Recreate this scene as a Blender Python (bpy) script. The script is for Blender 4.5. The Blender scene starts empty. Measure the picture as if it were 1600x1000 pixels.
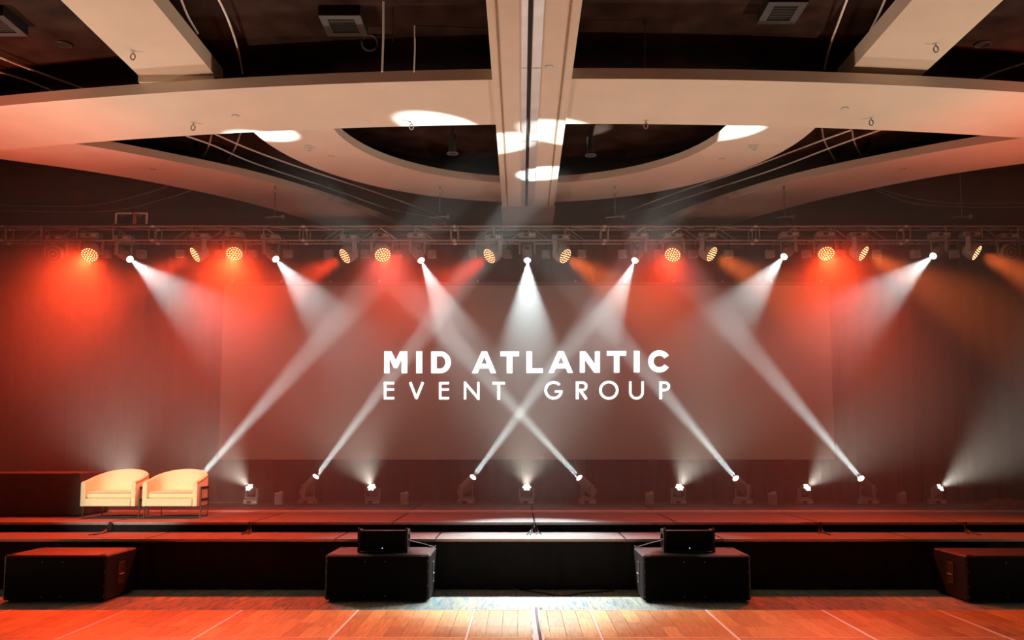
import bpy, bmesh, math, random
from mathutils import Vector, Matrix

random.seed(7)
scene = bpy.context.scene
C = scene.collection

# ------------------------------------------------------------------ camera
FPX, PPX, PPY, CAMH = 1400.0, 814.0, 570.0, 1.75
PITCH = math.atan((697.0 - PPY) / FPX)
cam_d = bpy.data.cameras.new('camera')
cam_d.sensor_width = 36.0
cam_d.lens = FPX / 1600.0 * 36.0
cam_d.shift_x = -(PPX - 800.0) / 1600.0
cam_d.shift_y = (PPY - 500.0) / 1600.0
cam_d.clip_end = 200
cam = bpy.data.objects.new('camera', cam_d)
cam.location = (0, 0, CAMH)
cam.rotation_euler = (math.pi / 2 + PITCH, 0, 0)
C.objects.link(cam)
scene.camera = cam

# ------------------------------------------------------------------ world: dark hall, no daylight; density of the stage haze
HAZE = 0.062
world = bpy.data.worlds.new('world')
scene.world = world
world.use_nodes = True
wn = world.node_tree
wn.nodes.clear()
w_out = wn.nodes.new('ShaderNodeOutputWorld')
w_bg = wn.nodes.new('ShaderNodeBackground')
w_bg.inputs['Color'].default_value = (0, 0, 0, 1)
w_bg.inputs['Strength'].default_value = 0.0
wn.links.new(w_bg.outputs[0], w_out.inputs['Surface'])

# ------------------------------------------------------------------ light levels
P_TRUSS_SPOT = 2300.0      # white profile heads on the truss
P_BEAM = 13500.0              # narrow collimated floor beams
P_FLOOR_WASH = 350.0       # warm white floor washes
P_RED_FACE = 2500.0        # red wash heads turned to the house
P_RED_SIDE = 2000.0        # tilted wash heads
P_FRONT = 4300.0           # front-of-house spots
P_SOFFIT_FILL = 1900.0           # added warm fill for the soffits, no such lamps seen
P_UPLIGHT = 1700.0         # red uplights at the side walls
vs = scene.view_settings
vs.view_transform = 'Standard'
vs.look = 'None'
vs.exposure = -0.25
vs.gamma = 1.0
vs.use_curve_mapping = False
scene.cycles.volume_bounces = 1
scene.cycles.max_bounces = 4
scene.cycles.diffuse_bounces = 3
scene.cycles.glossy_bounces = 2
scene.cycles.transmission_bounces = 2
scene.cycles.sample_clamp_indirect = 6.0


def spot(name, loc, direction, power, color, angle, blend, radius, parent=None):
    d = bpy.data.lights.new(name, 'SPOT')
    d.energy = power
    d.color = color
    d.spot_size = math.radians(angle)
    d.spot_blend = blend
    d.shadow_soft_size = radius
    o = bpy.data.objects.new(name, d)
    o.location = loc
    o.rotation_euler = Vector(direction).to_track_quat('-Z', 'Y').to_euler()
    C.objects.link(o)
    if parent:
        o.parent = parent
    return o


def beam_light(name, loc, direction, power, color, radius, angle, parent=None):
    """five small emitters spread over the lens make one nearly parallel beam"""
    q = Vector(direction).to_track_quat('Z', 'Y')
    for k in range(5):
        a = 2 * math.pi * k / 5
        off = q @ Vector((math.cos(a) * radius, math.sin(a) * radius, 0))
        spot(name, Vector(loc) + off, direction, power / 5, color, angle, 0.3, 0.006, parent)


# front-of-house spots, hung from the ceiling behind the camera, on the two armchairs
for fx in (-6.2, -3.6):
    p = Vector((fx, 0.8, 5.6))
    spot('front_of_house_lamp', p, Vector((-5.32, 12.9, 1.1)) - p, P_FRONT, (1.0, 0.90, 0.70), 10.5, 0.7, 0.08)


# red uplights standing by the side walls of the house, out of the picture
for ux, tx in ((-9.6, -7.6), (9.8, 7.9)):
    p = Vector((ux, 8.6, 0.25))
    spot('unseen_uplight', p, Vector((tx, 11.0, 5.97)) - p, P_UPLIGHT, (1.0, 0.10, 0.02), 46.0, 0.8, 0.08)


# unseen warm fill lamps by the same walls, added to brighten the pale soffits
for ux, tx in ((-10.2, -1.0), (10.4, 1.2)):
    p = Vector((ux, 9.3, 0.25))
    spot('unseen_uplight', p, Vector((tx, 8.9, 5.97)) - p, P_SOFFIT_FILL, (1.0, 0.80, 0.58), 80.0, 1.0, 0.10)


# ------------------------------------------------------------------ pixel <-> place helpers (real depths throughout)
def ray(x, y):
    u = (x - PPX) / FPX
    v = (PPY - y) / FPX
    return Vector((u, math.cos(PITCH) - v * math.sin(PITCH), math.sin(PITCH) + v * math.cos(PITCH)))


def at_z(x, y, z):
    r = ray(x, y)
    t = (z - CAMH) / r.z
    return Vector((0, 0, CAMH)) + r * t


def at_y(x, y, Y):
    r = ray(x, y)
    return Vector((0, 0, CAMH)) + r * (Y / r.y)


# ------------------------------------------------------------------ materials
MATS = {}


def mat(name, col, rough=0.6, metal=0.0, noise=None, bump=0.0, bscale=60.0, spec=0.5, coat=0.0):
    m = bpy.data.materials.new(name)
    m.use_nodes = True
    nt = m.node_tree
    b = nt.nodes['Principled BSDF']
    b.inputs['Base Color'].default_value = (*col, 1)
    b.inputs['Roughness'].default_value = rough
    b.inputs['Metallic'].default_value = metal
    b.inputs['Specular IOR Level'].default_value = spec
    if coat:
        b.inputs['Coat Weight'].default_value = coat
    tc = nt.nodes.new('ShaderNodeTexCoord')
    if noise:
        sc, amt = noise
        n = nt.nodes.new('ShaderNodeTexNoise')
        n.inputs['Scale'].default_value = sc
        n.inputs['Detail'].default_value = 6
        nt.links.new(tc.outputs['Object'], n.inputs['Vector'])
        r = nt.nodes.new('ShaderNodeValToRGB')
        r.color_ramp.elements[0].position = 0.3
        r.color_ramp.elements[1].position = 0.7
        r.color_ramp.elements[0].color = (*[c * (1 - amt) for c in col], 1)
        r.color_ramp.elements[1].color = (*[min(1, c * (1 + amt)) for c in col], 1)
        nt.links.new(n.outputs['Fac'], r.inputs['Fac'])
        nt.links.new(r.outputs['Color'], b.inputs['Base Color'])
    if bump:
        n2 = nt.nodes.new('ShaderNodeTexNoise')
        n2.inputs['Scale'].default_value = bscale
        n2.inputs['Detail'].default_value = 4
        nt.links.new(tc.outputs['Object'], n2.inputs['Vector'])
        bp = nt.nodes.new('ShaderNodeBump')
        bp.inputs['Strength'].default_value = bump
        bp.inputs['Distance'].default_value = 0.01
        nt.links.new(n2.outputs['Fac'], bp.inputs['Height'])
        nt.links.new(bp.outputs['Normal'], b.inputs['Normal'])
    MATS[name] = m
    return m


def emat(name, col, strength):
    m = bpy.data.materials.new(name)
    m.use_nodes = True
    nt = m.node_tree
    b = nt.nodes['Principled BSDF']
    b.inputs['Base Color'].default_value = (0.02, 0.02, 0.02, 1)
    b.inputs['Emission Color'].default_value = (*col, 1)
    b.inputs['Emission Strength'].default_value = strength
    m.cycles.emission_sampling = 'NONE'
    MATS[name] = m
    return m


mat('soffit_paint', (0.72, 0.62, 0.51), 0.85, noise=(1.5, 0.04), bump=0.05, bscale=120)
mat('black_ceiling', (0.042, 0.024, 0.019), 0.8, noise=(3, 0.4), bump=0.3, bscale=4, spec=0.05)
mat('dark_wall', (0.06, 0.035, 0.03), 0.9, noise=(2, 0.3))
mat('drape_cloth', (0.028, 0.022, 0.02), 0.95, noise=(8, 0.25), bump=0.2, bscale=200)
mat('skirt_cloth', (0.010, 0.008, 0.008), 0.9, noise=(8, 0.2), bump=0.2, bscale=200)
mat('table_cloth', (0.028, 0.018, 0.018), 0.85, noise=(10, 0.2), bump=0.2, bscale=150)
mat('aluminium', (0.72, 0.72, 0.70), 0.35, 1.0, noise=(30, 0.1))
mat('truss_metal', (0.34, 0.32, 0.30), 0.35, 0.8, noise=(20, 0.2))
mat('steel_pipe', (0.88, 0.86, 0.82), 0.4, 0.0)  # specular shine of the conduits put into a pale non-metal colour
mat('chain_metal', (0.30, 0.29, 0.28), 0.4, 0.9)
mat('black_metal', (0.02, 0.02, 0.02), 0.45, 0.2, noise=(15, 0.2))
mat('black_plastic', (0.03, 0.03, 0.03), 0.45, noise=(30, 0.2), bump=0.05, bscale=300)
mat('head_shell', (0.24, 0.235, 0.22), 0.4, noise=(20, 0.15))
mat('dark_fitting', (0.06, 0.055, 0.05), 0.5, noise=(20, 0.15))
mat('grey_box', (0.22, 0.21, 0.19), 0.5, noise=(20, 0.1))
mat('sub_paint', (0.010, 0.009, 0.009), 0.5, noise=(80, 0.4), bump=0.3, bscale=400, spec=0.25)
mat('grille', (0.003, 0.0025, 0.0025), 0.9, noise=(300, 0.5), bump=0.3, bscale=500, spec=0.1)
mat('chair_fabric', (0.82, 0.72, 0.46), 0.8, noise=(60, 0.05), bump=0.15, bscale=300)
mat('chair_piping', (0.10, 0.07, 0.04), 0.7)
mat('chair_metal', (0.35, 0.30, 0.26), 0.3, 1.0)
mat('screen_cloth', (0.28, 0.265, 0.22), 0.85, noise=(2, 0.03))
mat('screen_edge', (0.10, 0.08, 0.07), 0.7)
mat('pale_plastic', (0.65, 0.63, 0.58), 0.5)
mat('copper', (0.5, 0.25, 0.12), 0.4, 0.9)
mat('track_metal', (0.60, 0.55, 0.55), 0.45, 0.3, noise=(3, 0.1))
mat('brown_seal', (0.30, 0.20, 0.12), 0.8, noise=(80, 0.5))
mat('pale_trim', (0.80, 0.74, 0.66), 0.35, 0.0)
mat('slot_black', (0.01, 0.01, 0.01), 0.8)
mat('fascia_black', (0.010, 0.007, 0.006), 0.8, noise=(12, 0.3), spec=0.1)
mat('white_tape', (0.75, 0.76, 0.78), 0.35, noise=(25, 0.25), bump=0.6, bscale=25)
mat('cable_black', (0.012, 0.012, 0.012), 0.5)
mat('pile_cloth', (0.10, 0.05, 0.04), 0.85, noise=(15, 0.4), bump=0.5, bscale=40)
emat('white_lens', (0.92, 1.0, 1.0), 9.0)
emat('white_led', (1.0, 0.98, 0.93), 4.0)
emat('red_led', (1.0, 0.42, 0.14), 8.0)
emat('orange_led', (1.0, 0.50, 0.22), 5.0)
emat('red_glow_face', (1.0, 0.04, 0.01), 0.22)
emat('orange_glow_face', (1.0, 0.10, 0.02), 0.06)
emat('projected_white', (1.0, 1.0, 1.0), 2.2)
emat('blue_pilot', (0.35, 0.4, 1.0), 4.0)


def deck_material():
    m = mat('deck_carpet', (0.066, 0.066, 0.066), 0.75, noise=(5, 0.2), bump=0.3, bscale=250)
    return m


deck_material()


def carpet_material():
    m = bpy.data.materials.new('carpet')
    m.use_nodes = True
    nt = m.node_tree
    b = nt.nodes['Principled BSDF']
    b.inputs['Roughness'].default_value = 0.95
    tc = nt.nodes.new('ShaderNodeTexCoord')
    mp = nt.nodes.new('ShaderNodeMapping')
    mp.inputs['Scale'].default_value = (9.0, 0.9, 1)
    nt.links.new(tc.outputs['Object'], mp.inputs['Vector'])
    n = nt.nodes.new('ShaderNodeTexNoise')
    n.inputs['Scale'].default_value = 3.0
    n.inputs['Detail'].default_value = 9
    n.inputs['Roughness'].default_value = 0.75
    nt.links.new(mp.outputs[0], n.inputs['Vector'])
    r = nt.nodes.new('ShaderNodeValToRGB')
    e = r.color_ramp.elements
    e[0].position, e[0].color = 0.30, (0.045, 0.09, 0.15, 1)
    e[1].position, e[1].color = 0.72, (0.42, 0.40, 0.30, 1)
    for pos, col in ((0.42, (0.10, 0.20, 0.26, 1)), (0.50, (0.20, 0.28, 0.28, 1)), (0.58, (0.28, 0.29, 0.22, 1))):
        k = e.new(pos)
        k.color = col
    nt.links.new(n.outputs['Fac'], r.inputs['Fac'])
    # plank-shaped carpet tiles of differing tone
    br = nt.nodes.new('ShaderNodeTexBrick')
    br.inputs['Scale'].default_value = 1.0
    br.inputs['Brick Width'].default_value = 1.0
    br.inputs['Row Height'].default_value = 0.25
    br.inputs['Mortar Size'].default_value = 0.0
    br.inputs['Color1'].default_value = (0.75, 0.85, 0.9, 1)
    br.inputs['Color2'].default_value = (1.2, 1.1, 0.9, 1)
    mp2 = nt.nodes.new('ShaderNodeMapping')
    mp2.inputs['Rotation'].default_value = (0, 0, math.pi / 2)
    nt.links.new(tc.outputs['Object'], mp2.inputs['Vector'])
    nt.links.new(mp2.outputs[0], br.inputs['Vector'])
    mx = nt.nodes.new('ShaderNodeMix')
    mx.data_type = 'RGBA'
    mx.blend_type = 'MULTIPLY'
    mx.inputs['Factor'].default_value = 1.0
    nt.links.new(r.outputs['Color'], mx.inputs[6])
    nt.links.new(br.outputs['Color'], mx.inputs[7])
    nt.links.new(mx.outputs[2], b.inputs['Base Color'])
    bp = nt.nodes.new('ShaderNodeBump')
    bp.inputs['Strength'].default_value = 0.4
    bp.inputs['Distance'].default_value = 0.01
    nt.links.new(n.outputs['Fac'], bp.inputs['Height'])
    nt.links.new(bp.outputs['Normal'], b.inputs['Normal'])
    MATS['carpet'] = m


carpet_material()


def wood_material():
    m = bpy.data.materials.new('dance_wood')
    m.use_nodes = True
    nt = m.node_tree
    b = nt.nodes['Principled BSDF']
    b.inputs['Roughness'].default_value = 0.42
    tc = nt.nodes.new('ShaderNodeTexCoord')
    oi = nt.nodes.new('ShaderNodeObjectInfo')
    mp = nt.nodes.new('ShaderNodeMapping')
    mp.inputs['Scale'].default_value = (16.0, 1.6, 1)
    ad = nt.nodes.new('ShaderNodeVectorMath')
    ad.operation = 'ADD'
    nt.links.new(tc.outputs['Object'], ad.inputs[0])
    nt.links.new(oi.outputs['Location'], ad.inputs[1])
    nt.links.new(ad.outputs[0], mp.inputs['Vector'])
    n = nt.nodes.new('ShaderNodeTexNoise')
    n.inputs['Scale'].default_value = 2.5
    n.inputs['Detail'].default_value = 8
    n.inputs['Distortion'].default_value = 0.6
    nt.links.new(mp.outputs[0], n.inputs['Vector'])
    r = nt.nodes.new('ShaderNodeValToRGB')
    e = r.color_ramp.elements
    e[0].position, e[0].color = 0.25, (0.25, 0.17, 0.045, 1)
    e[1].position, e[1].color = 0.75, (0.47, 0.36, 0.12, 1)
    nt.links.new(n.outputs['Fac'], r.inputs['Fac'])
    hsv = nt.nodes.new('ShaderNodeHueSaturation')
    mr = nt.nodes.new('ShaderNodeMapRange')
    mr.inputs['To Min'].default_value = 0.62
    mr.inputs['To Max'].default_value = 1.12
    nt.links.new(oi.outputs['Random'], mr.inputs['Value'])
    nt.links.new(mr.outputs[0], hsv.inputs['Value'])
    nt.links.new(r.outputs['Color'], hsv.inputs['Color'])
    nt.links.new(hsv.outputs['Color'], b.inputs['Base Color'])
    MATS['dance_wood'] = m


wood_material()


# ------------------------------------------------------------------ mesh helpers
class MB:
    def __init__(self):
        self.v = []
        self.f = []

    def add(self, vs_, fs_):
        o = len(self.v)
        self.v += [tuple(q) for q in vs_]
        self.f += [tuple(i + o for i in q) for q in fs_]
        return self

    def box(self, c, s, m=None, bev=0.0):
        hx, hy, hz = s[0] / 2, s[1] / 2, s[2] / 2
        if bev > 0:
            bm = bmesh.new()
            for sx in (-1, 1):
                for sy in (-1, 1):
                    for sz in (-1, 1):
                        bm.verts.new((sx * (hx - bev), sy * (hy - bev), sz * hz))
                        bm.verts.new((sx * (hx - bev), sy * hy, sz * (hz - bev)))
                        bm.verts.new((sx * hx, sy * (hy - bev), sz * (hz - bev)))
            bmesh.ops.convex_hull(bm, input=bm.verts)
            bm.verts.index_update()
            P = [v.co.copy() for v in bm.verts]
            F = [[v.index for v in f.verts] for f in bm.faces]
            bm.free()
        else:
            P = [Vector((x, y, z)) for x in (-hx, hx) for y in (-hy, hy) for z in (-hz, hz)]
            F = [(0, 1, 3, 2), (4, 6, 7, 5), (0, 4, 5, 1), (2, 3, 7, 6), (0, 2, 6, 4), (1, 5, 7, 3)]
        if m is not None:
            P = [m @ q for q in P]
        P = [q + Vector(c) for q in P]
        return self.add(P, F)

    def tube(self, a, b, r, n=8, r2=None, caps=True):
        a, b = Vector(a), Vector(b)
        r2 = r if r2 is None else r2
        q = (b - a).to_track_quat('Z', 'Y')
        P = []
        for c, rr in ((a, r), (b, r2)):
            for i in range(n):
                t = 2 * math.pi * i / n
                P.append(c + q @ Vector((math.cos(t) * rr, math.sin(t) * rr, 0)))
        F = [(i, (i + 1) % n, n + (i + 1) % n, n + i) for i in range(n)]
        if caps:
            F += [tuple(range(n - 1, -1, -1)), tuple(range(n, 2 * n))]
        return self.add(P, F)

    def path(self, pts, r, n=6):
        pts = [Vector(p) for p in pts]
        P = []
        for k, p in enumerate(pts):
            d = (pts[min(k + 1, len(pts) - 1)] - pts[max(k - 1, 0)]).normalized()
            up = Vector((0, 0, 1)) if abs(d.z) < 0.9 else Vector((1, 0, 0))
            s = d.cross(up).normalized()
            t = s.cross(d).normalized()
            for i in range(n):
                a = 2 * math.pi * i / n
                P.append(p + s * math.cos(a) * r + t * math.sin(a) * r)
        F = []
        for k in range(len(pts) - 1):
            for i in range(n):
                F.append((k * n + i, k * n + (i + 1) % n, (k + 1) * n + (i + 1) % n, (k + 1) * n + i))
        F += [tuple(range(n - 1, -1, -1)), tuple(range((len(pts) - 1) * n, len(pts) * n))]
        return self.add(P, F)

    def lathe(self, prof, origin=(0, 0, 0), axis=(0, 0, 1), n=20):
        """prof: (distance along axis, radius)"""
        q = Vector(axis).to_track_quat('Z', 'Y')
        o = Vector(origin)
        P = []
        for (h, r) in prof:
            for i in range(n):
                t = 2 * math.pi * i / n
                P.append(o + q @ Vector((math.cos(t) * r, math.sin(t) * r, h)))
        F = []
        for k in range(len(prof) - 1):
            for i in range(n):
                F.append((k * n + i, k * n + (i + 1) % n, (k + 1) * n + (i + 1) % n, (k + 1) * n + i))
        F += [tuple(range(n - 1, -1, -1)), tuple(range((len(prof) - 1) * n, len(prof) * n))]
        return self.add(P, F)

    def torus(self, origin, axis, R, r, n=18, k=6):
        q = Vector(axis).to_track_quat('Z', 'Y')
        o = Vector(origin)
        P = []
        for i in range(n):
            t = 2 * math.pi * i / n
            for j in range(k):
                a = 2 * math.pi * j / k
                rr = R + r * math.cos(a)
                P.append(o + q @ Vector((math.cos(t) * rr, math.sin(t) * rr, r * math.sin(a))))
        F = [(i * k + j, ((i + 1) % n) * k + j, ((i + 1) % n) * k + (j + 1) % k, i * k + (j + 1) % k)
             for i in range(n) for j in range(k)]
        return self.add(P, F)

    def prism(self, poly, fn0, fn1):
        """poly 2d points; fn0/fn1 map (x, y) to the two 3d faces"""
        n = len(poly)
        P = [fn0(*p) for p in poly] + [fn1(*p) for p in poly]
        F = [tuple(range(n)), tuple(range(2 * n - 1, n - 1, -1))]
        F += [(i, n + i, n + (i + 1) % n, (i + 1) % n) for i in range(n)]
        return self.add(P, F)

    def strip(self, A, B, z0, z1):
        """slab between two plan curves A, B (same count)"""
        n = len(A)
        P = []
        for z in (z0, z1):
            for a, b in zip(A, B):
                P.append((a[0], a[1], z))
                P.append((b[0], b[1], z))
        F = []
        for i in range(n - 1):
            k = 2 * i
            F.append((k, k + 2, k + 3, k + 1))
            t = 2 * n
            F.append((t + k, t + k + 1, t + k + 3, t + k + 2))
            F.append((k, t + k, t + k + 2, k + 2))
            F.append((k + 1, k + 3, t + k + 3, t + k + 1))
        F.append((0, 1, 2 * n + 1, 2 * n))
        e = 2 * n - 2
        F.append((e, 2 * n + e, 2 * n + e + 1, e + 1))
        return self.add(P, F)

    def mesh(self, name, m, smooth=False):
        me = bpy.data.meshes.new(name)
        me.from_pydata([tuple(v) for v in self.v], [], self.f)
        bm = bmesh.new()
        bm.from_mesh(me)
        bmesh.ops.recalc_face_normals(bm, faces=bm.faces)
        bm.to_mesh(me)
        bm.free()
        me.materials.append(MATS[m])
        if smooth:
            for p in me.polygons:
                p.use_smooth = True
            try:
                me.set_sharp_from_angle(angle=math.radians(38))
            except Exception:
                pass
        return me

    def build(self, name, m, parent=None, smooth=False, label=None, cat=None, group=None, kind=None, loc=None):
        o = bpy.data.objects.new(name, self.mesh(name, m, smooth))
        C.objects.link(o)
        if parent:
            o.parent = parent
        if loc is not None:
            o.location = loc
        return tag(o, label, cat, group, kind)


def tag(o, label=None, cat=None, group=None, kind=None):
    if label:
        o['label'] = label
    if cat:
        o['category'] = cat
    if group:
        o['group'] = group
    if kind:
        o['kind'] = kind
    return o


def thing(name, loc, label, cat, group=None):
    o = bpy.data.objects.new(name, None)
    o.empty_display_size = 0.1
    o.location = loc
    C.objects.link(o)
    return tag(o, label, cat, group)


def inst(name, me, parent=None, loc=(0, 0, 0), rot=(0, 0, 0)):
    o = bpy.data.objects.new(name, me)
    o.location = loc
    o.rotation_euler = rot
    C.objects.link(o)
    if parent:
        o.parent = parent
    return o


ORD = ['first', 'second', 'third', 'fourth', 'fifth', 'sixth', 'seventh', 'eighth', 'ninth', 'tenth', 'eleventh',
       'twelfth', 'thirteenth', 'fourteenth', 'fifteenth', 'sixteenth', 'seventeenth', 'eighteenth', 'nineteenth',
       'twentieth', 'twenty-first', 'twenty-second', 'twenty-third', 'twenty-fourth', 'twenty-fifth', 'twenty-sixth']


def catmull(pts, n=10):
    pts = [Vector((*p, 0)) if len(p) == 2 else Vector(p) for p in pts]
    P = [pts[0] * 2 - pts[1]] + pts + [pts[-1] * 2 - pts[-2]]
    out = []
    for i in range(1, len(P) - 2):
        a, b, c, d = P[i - 1:i + 3]
        for k in range(n):
            t = k / n
            out.append(0.5 * ((2 * b) + (c - a) * t + (2 * a - 5 * b + 4 * c - d) * t * t + (3 * b - a - 3 * c + d) * t ** 3))
    out.append(pts[-1])
    return out


# ================================================================== SETTING
ZS, ZC = 5.97, 6.56           # underside of soffits, black ceiling
CX = 0.12                     # centre line of the room
XL, XR, YF, YB = -11.5, 11.7, -5.0, 20.0
MB().box(((XL + XR) / 2, (YF + YB) / 2, -0.1), (XR - XL, YB - YF, 0.2)).build('floor', 'carpet', kind='structure', label='patterned blue and beige carpet floor of the hall')
MB().box(((XL + XR) / 2, (YF + YB) / 2, ZC + 0.1), (XR - XL, YB - YF, 0.2)).build('ceiling', 'black_ceiling', kind='structure', label='black upper ceiling above the pale soffits')
MB().box((XL - 0.1, (YF + YB) / 2, ZC / 2), (0.2, YB - YF, ZC)).build('wall_left', 'dark_wall', kind='structure', label='dark left wall of the hall')
MB().box((XR + 0.1, (YF + YB) / 2, ZC / 2), (0.2, YB - YF, ZC)).build('wall_right', 'dark_wall', kind='structure', label='dark right wall of the hall')
MB().box(((XL + XR) / 2, YB + 0.1, ZC / 2), (XR - XL + 0.4, 0.2, ZC)).build('wall_back', 'dark_wall', kind='structure', label='dark wall behind the stage drape')
MB().box(((XL + XR) / 2, YF - 0.1, ZC / 2), (XR - XL + 0.4, 0.2, ZC)).build('wall_front', 'dark_wall', kind='structure', label='dark wall behind the viewer')

# ---- soffits (pale slabs hung under the black ceiling)
def arc_y(x, y0):
    return y0 + (x - 0.9) ** 2 / 66.0


xs = [XL + 0.05 + (XR - XL - 0.1) * i / 60 for i in range(61)]
MB().strip([(x, arc_y(x, 10.0)) for x in xs], [(x, arc_y(x, 11.45)) for x in xs], ZS, ZS + 0.13).build(
    'trim_1', 'soffit_paint', kind='structure', label='wide gently curved pale soffit crossing the whole ceiling')
# riser of the long beams where they land on the curved soffit
ring_i, ring_o = [], []
for i in range(49):
    t = math.radians(-14 + 208 * i / 48)
    ring_i.append((0.155 + 2.74 * math.cos(t), 11.83 + 2.74 * math.sin(t)))
    ring_o.append((0.155 + 3.89 * math.cos(t), 11.83 + 3.91 * math.sin(t)))
MB().strip(ring_i, ring_o, ZS + 0.132, ZS + 0.25).build(
    'trim_2', 'soffit_paint', kind='structure', label='half-round pale soffit ring over the stage front')
KS = 1.032
b_in = [(-7.4, 11.6), (-6.23, 12.24), (-5.32, 12.9), (-4.21, 13.9), (-3.27, 15.2), (-2.48, 16.7), (-1.6, 18.6)]
b_out = [(-8.9, 12.2), (-7.69, 12.9), (-6.73, 13.45), (-5.83, 14.15), (-4.75, 15.3), (-3.80, 16.8), (-2.9, 18.7)]
for n_, sgn, side in ((3, 1, 'left'), (4, -1, 'right')):
    f_ = (lambda p: (p.x * KS, p.y * KS)) if sgn > 0 else (lambda p: ((2 * CX - p.x) * KS, p.y * KS))
    MB().strip([f_(p) for p in catmull(b_in)], [f_(p) for p in catmull(b_out)], ZS + 0.136, ZS + 0.26).build(
        'trim_%d' % n_, 'soffit_paint', kind='structure', label='curved pale soffit running back from the %s side' % side)
for n_, x0, x1, side in ((5, -4.60, -3.68, 'left'), (6, 3.91, 4.82, 'right')):
    bm_ = MB().box(((x0 + x1) / 2, (YF + 10.75) / 2, ZS + 0.32), (x1 - x0, 10.75 - YF - 0.1, 0.2)).build(
        'trim_%d' % n_, 'soffit_paint', kind='structure', label='straight pale ceiling beam running to the curved soffit on the %s' % side)
    MB().box(((x0 + x1) / 2, 10.40 + 0.15, ZS + 0.176), (x1 - x0 - 0.01, 0.3, 0.085)).build('end_riser', 'soffit_paint', bm_)
# ---- operable-wall track beam down the middle
tb = MB()
tb.box(((-0.33 + 0.07) / 2, (YF + 18.5) / 2, ZS + 0.06), (0.40, 18.5 - YF - 0.1, 0.18))
trk = tb.build('trim_7', 'soffit_paint', kind='structure', label='pale track beam running down the middle of the ceiling')
MB().box(((0.118 + 0.58) / 2, (YF + 18.5) / 2, ZS + 0.06), (0.462, 18.5 - YF - 0.1, 0.18)).build('beam_half', 'soffit_paint', trk)
MB().box((0.094, (YF + 18.5) / 2, ZS - 0.010), (0.047, 18.5 - YF - 0.1, 0.016)).build('track_slot', 'slot_black', trk)
rail_l = MB().box((0, 0, 0), (0.062, 2.385, 0.014)).mesh('track_rail', 'track_metal')
rail_r = MB().box((0, 0, 0), (0.095, 2.385, 0.014)).mesh('track_rail', 'track_metal')
for k in range(9):
    inst('track_rail', rail_l, trk, (0.036, -3.6 + 2.4 * k, ZS - 0.036))
    inst('track_rail', rail_r, trk, (0.172, -3.6 + 2.4 * k, ZS - 0.036))
for sx in (-0.235, 0.475):
    MB().box((sx, (YF + 18.5) / 2, ZS - 0.033), (0.022, 18.5 - YF - 0.2, 0.006)).build('seal_strip', 'brown_seal', trk)
MB().box((0.125, 16.3, ZS - 0.05), (0.95, 1.9, 0.02)).build('end_panel', 'track_metal', trk)

# ---- thin stage haze hanging over the decks
def haze_material(name, density):
    m = bpy.data.materials.new(name)
    m.use_nodes = True
    nt = m.node_tree
    nt.nodes.clear()
    out = nt.nodes.new('ShaderNodeOutputMaterial')
    vol = nt.nodes.new('ShaderNodeVolumeScatter')
    vol.inputs['Color'].default_value = (1, 1, 1, 1)
    vol.inputs['Density'].default_value = density
    vol.inputs['Anisotropy'].default_value = 0.1
    nt.links.new(vol.outputs[0], out.inputs['Volume'])
    MATS[name] = m


for (ya, yb, dens, lb) in ((13.4, 16.08, HAZE, 'thin smoke haze hanging over the rear of the stage'),
                           (12.5, 13.399, HAZE * 0.42, 'fainter smoke haze drifting over the stage front')):
    haze_material('stage_haze_%.1f' % ya, dens)
    MB().box((0.1, (ya + yb) / 2, (0.775 + 5.95) / 2), (20.6, yb - ya, 5.95 - 0.775)).build('haze', 'stage_haze_%.1f' % ya, kind='stuff', label=lb)

# ================================================================== STAGE
Y_LOW, Y_MAIN, Y_LINE, Y_BACK = 11.137, 12.043, 13.90, 16.02
Z_LOW, Z_MAIN = 0.616, 0.742
DW = 1.885
joints = [0.18 + DW * k for k in range(-5, 6)]


def deck(x0, x1, y0, y1, ztop, label, group, fr='aluminium'):
    c = ((x0 + x1) / 2, (y0 + y1) / 2, 0)
    t = thing('stage_deck', c, label, 'stage deck', group)
    w, d = x1 - x0 - 0.006, y1 - y0 - 0.006
    MB().box((0, 0, ztop - 0.012), (w - 0.02, d - 0.02, 0.024)).build('deck_top', 'deck_carpet', t)
    if fr == 'pale_trim':
        MB().prism([(-d / 2, ztop - 0.034), (-d / 2 + 0.045, ztop - 0.034), (-d / 2 + 0.045, ztop + 0.004), (-d / 2, ztop - 0.017)],
                   lambda y, z: Vector((-w / 2, y, z)), lambda y, z: Vector((w / 2, y, z))).build('edge_rail', fr, t)
    else:
        MB().box((0, -d / 2 + 0.005, ztop - 0.016), (w, 0.010, 0.034)).build('edge_rail', fr, t)
    MB().box((0, d / 2 - 0.005, ztop - 0.016), (w, 0.010, 0.034)).build('edge_rail', fr, t)
    for s in (-1, 1):
        MB().box((s * (w / 2 - 0.005), 0, ztop - 0.018), (0.010, d - 0.02, 0.030)).build('edge_rail', 'fascia_black', t)
    for sx in (-1, 1):
        for sy in (-1, 1):
            MB().tube((sx * (w / 2 - 0.08), sy * (d / 2 - 0.12), 0), (sx * (w / 2 - 0.08), sy * (d / 2 - 0.12), ztop - 0.03), 0.022).build('leg', 'truss_metal', t)
    return t


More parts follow.
